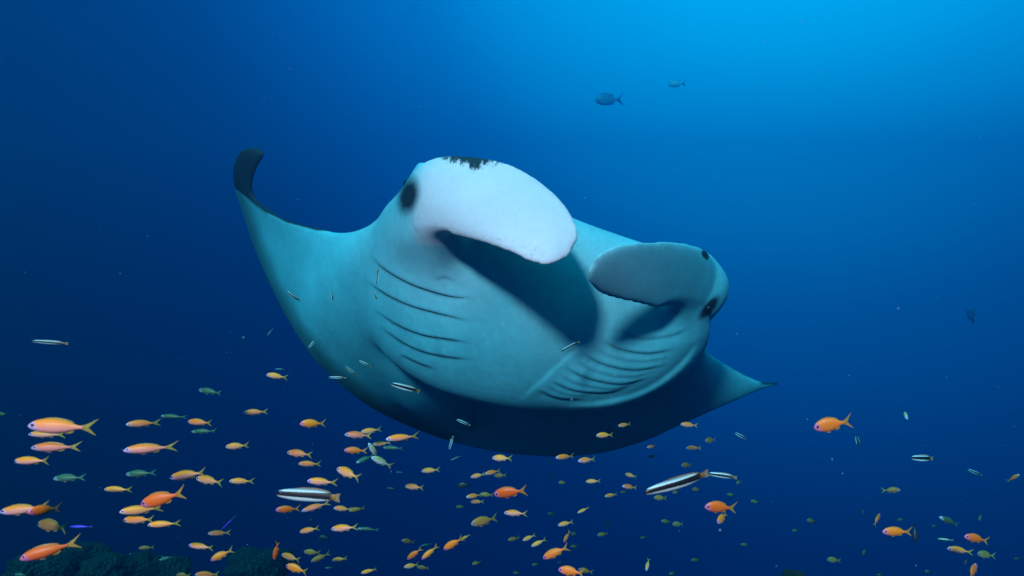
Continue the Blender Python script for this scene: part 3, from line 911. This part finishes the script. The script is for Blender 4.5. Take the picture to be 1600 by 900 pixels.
FAR = [
 (861,742,9,0,'tiny faint fish off by itself under the manta, ahead of a gold one'),
 (862,803,12,-10,'tiny dim fish in the gap behind the pale creamy fish'),
 (1006,840,12,0,'tiny dim green fish under the dim green and brownish pair'),
 (1164,851,13,0,'tiny dim fish low in open water below the red orange tucked one'),
 (1087,875,15,0,'dim olive fish low beyond the yellow one standing on its head'),
 (808,895,12,0,'tiny dim fish at the bottom edge ahead of the large orange one'),
 (950,820,10,50,'tiny upright fish just above a brownish olive one'),
 (898,834,12,4,'tiny teal grey fish beside the thin upright orange one'),
 (898,854,14,-8,'tiny dim olive fish over the tail of the large diving orange one'),
 (875,879,8,0,'tiny green speck of a fish under the belly of the large diving orange one'),
 (837,882,12,0,'tiny dim fish below the yellow one with pale chin'),
 (1142,773,12,0,'tiny faint green fish above the tail of the bright orange one'),
 (1180,784,14,-12,'tiny faint fish with thin tail beyond the bright orange one'),
 (1243,829,11,0,'tiny dim fish diagonally under the olive oval one in open water'),
 (1408,812,12,0,'tiny dim fish just above the large orange and pink one'),
 (1532,808,12,60,'tiny pale upright fish above the slanting orange one'),
 (1349,799,8,60,'tiny pale speck of a fish ahead of the diving orange one in open water'),
 (1509,877,12,80,'tiny upright green fish between the yellow one and the red orange one leaving the frame'),
 (1460,822,10,-10,'tiny pale fish ahead of the long green slanting one'),
 (1051,896,12,0,'tiny dim fish at the bottom edge near the yellow one standing on its head'),
 (1375,898,10,0,'tiny dim fish at the bottom edge in open water'),
 (1450,893,12,-10,'tiny pale green fish at the bottom edge before the red orange one'),
 (4,647,16,0,'tiny green fish at the picture edge above the biggest peach fish'),
 (1350,862,12,70,'tiny upright dim fish beyond the olive one with spiky back'),
 (1590,873,10,0,'tiny dim fish at the picture edge under the slanting orange one')]
for x, y, l, tl, lab in FAR:
    ROWS.append(('v', x, y, l, tl, 0, lab, 1.1, 1.35, -1, 'tiny far off fish'))
for r in ROWS:
    fish(*r)

WR = [
 ('w',483,774,110,0,-10,'long striped wrasse swimming level, black band between pale blue, in mid shoal',1.12),
 ('w',1060,755,112,12,9,'long striped wrasse tilting head down with yellow tail'),
 ('w',1129,743,42,-4,-14,'small striped wrasse just behind the yellow tail of the tilted one',1.2),
 ('w',634,606,46,-18,14,'white edged striped wrasse in front of the dark rear belly of the manta',1.2),
 ('w',78,535,58,-4,0,'thin striped wrasse alone in dark water far above the shoal',.7),
 ('w',892,541,34,24,20,'curved dark striped wrasse picking at the throat of the manta',1.0,1.15),
 ('w',1441,716,34,-2,0,'stout striped wrasse alone in open water near the picture edge',1.9),
 ('w',1157,681,20,-28,0,'small striped wrasse slanting just below the pointed wing tip',1.5,1.1),
 ('w',1340,690,20,-66,20,'dim striped wrasse hanging upright near the bright red orange fish',1.9,1.1),
 ('w',1523,738,25,-22,0,'dark slim wrasse slanting near the picture edge',1.2,1.3),
 ('w',458,463,26,-38,10,'pale slim wrasse over the outer wing of the manta',1.1,1.0),
 ('w',519,462,16,-82,0,'dark slim wrasse hanging upright before the wing of the manta',1.3,.85),
 ('w',590,431,25,84,0,'dark slim wrasse hanging upright across the top gill slits',1.1,.9),
 ('w',585,461,18,-58,0,'dark slim wrasse slanting across the second gill slit',1.3,.8),
 ('w',488,537,18,52,10,'pale slim wrasse at the trailing edge of the wing',1.3,.95),
 ('w',549,580,24,-42,10,'slim wrasse slanting before the shaded belly, its edge pale',1.0,.95),
 ('w',527,590,28,-2,0,'slim dark wrasse level at the trailing edge of the wing',.9,.95),
 ('w',570,568,22,-26,0,'dusky wrasse with raised fin before the shaded belly',1.1,.95),
 ('w',422,519,15,52,0,'tiny pale wrasse in open water below the curled wing',1.0,1.0),
 ('w',437,577,15,0,0,'tiny teal wrasse above the highest gold fish',.9,1.05),
 ('w',724,660,24,-24,0,'slim pale wrasse under the darkest rear belly of the manta',1.1,.95),
 ('w',705,692,22,74,10,'dark slim wrasse upright at the rear edge of the manta',1.1,1.0),
 ('w',712,716,18,24,0,'faint pale wrasse in open water under the manta',.8,1.2),
]
for r in WR:
    fish(*r)

# ------------------------------------------------------------------ reef rising in the corner
def reef_patch(name, cx, cy, rx, ry, z0, h, seed, nx, ny, label=None):
    vs, fs = [], []
    for j in range(ny):
        for i in range(nx):
            u = i / (nx - 1) * 2 - 1; v = j / (ny - 1) * 2 - 1
            x = cx + u * rx; y = cy + v * ry
            r = min(1.0, math.hypot(u, v))
            top = h * (1 - r ** 2.2)
            q = Vector((x * 1.3, y * 1.3, seed))
            z = z0 + top + .22 * h * noise.fractal(q, 1.0, 2.0, 4) + .10 * noise.cell(q * 4.5) * .6 * (1 - r) + .06 * noise.fractal(q * 5, .9, 2.1, 4)
            vs.append((x + .05 * noise.noise(q * 4 + Vector((9, 0, 0))), y + .05 * noise.noise(q * 4), z if r < 1 else z0 - .4))
    for j in range(ny - 1):
        for i in range(nx - 1):
            a = j * nx + i
            fs.append((a, a + 1, a + nx + 1, a + nx))
    return mesh(name, vs, fs)
m, t, b = mat('reef_rock')
oc = N(t, 'ShaderNodeTexCoord').outputs['Object']
n1 = noise_(t, 4, 6, .65, oc); n2 = noise_(t, 22, 5, .7, oc)
c = ramp_(t, n1, [(.3, (.012, .012, .012)), (.5, (.035, .032, .026)), (.62, (.024, .032, .02)), (.75, (.08, .07, .055))])
c = mixc(t, 1.0, c, ramp_(t, n2, [(.3, .35), (.65, 1.0)]), 'MULTIPLY')
t.links.new(c, b.inputs['Base Color']); b.inputs['Roughness'].default_value = .9
bp = N(t, 'ShaderNodeBump'); bp.inputs['Strength'].default_value = .9; bp.inputs['Distance'].default_value = .05
t.links.new(n2, bp.inputs['Height']); t.links.new(bp.outputs[0], b.inputs['Normal'])
REEF = m
o = link('reef', reef_patch('reef', -3.4, 6.2, 4.6, 2.6, -5.25, 2.1, 3.1, 130, 90), REEF); o['kind'] = 'structure'
o['label'] = 'dim rocky coral reef rising from deep water under the shoal'
# the sea floor far below, sloping away into the dark
vs, fs = [], []
n = 50
for j in range(n):
    for i in range(n):
        x = -16.5 + 33 * i / (n - 1); y = -.3 + 19 * j / (n - 1)
        vs.append((x, y, -14.0 - .02 * y + .25 * noise.fractal(Vector((x * .35, y * .35, 1.7)), 1, 2, 4)))
for j in range(n - 1):
    for i in range(n - 1):
        a = j * n + i
        fs.append((a, a + 1, a + n + 1, a + n))
o = link('seabed', mesh('seabed', vs, fs), REEF); o['kind'] = 'structure'
o['label'] = 'sea floor lost in the deep blue far below'

# coral heads on the reef: lumpy domes, each a thing of its own
m, t, b = mat('coral_skin')
oc = N(t, 'ShaderNodeTexCoord').outputs['Object']
vo = N(t, 'ShaderNodeTexVoronoi'); vo.inputs['Scale'].default_value = 7; t.links.new(oc, vo.inputs['Vector'])
t.links.new(ramp_(t, vo.outputs['Distance'], [(.0, (.048, .044, .032)), (.4, (.028, .028, .02)), (.8, (.010, .011, .009))]), b.inputs['Base Color'])
b.inputs['Roughness'].default_value = .9
bp = N(t, 'ShaderNodeBump'); bp.inputs['Strength'].default_value = 1.0; bp.inputs['Distance'].default_value = .08
t.links.new(vo.outputs['Distance'], bp.inputs['Height']); t.links.new(bp.outputs[0], b.inputs['Normal'])
CORAL = m
def coral_mesh(seed):
    bm = bmesh.new()
    bmesh.ops.create_icosphere(bm, subdivisions=4, radius=1)
    for v in bm.verts:
        q = v.co * 1.6 + Vector((seed, 0, 0))
        k = 1 + .28 * noise.fractal(q, 1, 2, 3) + .16 * max(0, noise.noise(q * 2.6))
        v.co = Vector((v.co.x * k, v.co.y * k, max(-.5, v.co.z * k * .75)))
    me = bpy.data.meshes.new('coral_head'); bm.to_mesh(me); bm.free()
    me.polygons.foreach_set('use_smooth', [True] * len(me.polygons))
    me.materials.append(CORAL)
    return me
CM = [coral_mesh(s) for s in (1.2, 5.5, 9.1)]
for i, (x, y, Y, r, lab) in enumerate([
    (60, 893, 5.0, .22, 'dim lumpy coral head below the big orange fish with violet face'),
    (122, 880, 5.4, .22, 'pale green coral head on the reef crest, tallest of the reef lumps'),
    (165, 892, 4.8, .17, 'rounded coral head at the bottom edge beside the tallest lump'),
    (215, 893, 5.6, .2, 'dim coral lump under the small bright green fish'),
    (262, 899, 5.2, .18, 'low coral lump almost out of the bottom edge'),
    (395, 890, 6.2, .26, 'shadowy coral mound near the orange fish standing on its head'),
    (428, 880, 6.6, .2, 'dark coral knob behind the orange fish standing on its head'),
    (1241, 905, 3.0, .055, 'pale blue coral top poking over the bottom edge under open water')]):
    o = link('coral_head', CM[i % 3])
    o.location = P(x, y, Y); o.scale = (r, r, r * .9); o.rotation_euler = (0, 0, i * 1.3)
    tag(o, lab, 'coral', 'coral heads on the reef')

# ------------------------------------------------------------------ drifting specks in the water
vs, fs = [], []
for i in range(260):
    Y = random.uniform(.7, 6)
    c = Vector((random.uniform(-.85, .85) * Y, Y, random.uniform(-.48, .48) * Y))
    s = random.uniform(.0006, .0014) * (.55 + .35 * Y)
    k = len(vs)
    for d in ((1, 0, 0), (-1, 0, 0), (0, 1, 0), (0, -1, 0), (0, 0, 1), (0, 0, -1)):
        vs.append(c + Vector(d) * s * random.uniform(.6, 1.4))
    for f in ((0, 2, 4), (2, 1, 4), (1, 3, 4), (3, 0, 4), (2, 0, 5), (1, 2, 5), (3, 1, 5), (0, 3, 5)):
        fs.append(tuple(k + q for q in f))
m, t, b = mat('plankton'); b.inputs['Base Color'].default_value = (.12, .34, .42, 1)
o = link('drifting_plankton', mesh('drifting_plankton', vs, fs, False), m); o['kind'] = 'stuff'
o['label'] = 'fine pale specks of plankton drifting in the water'
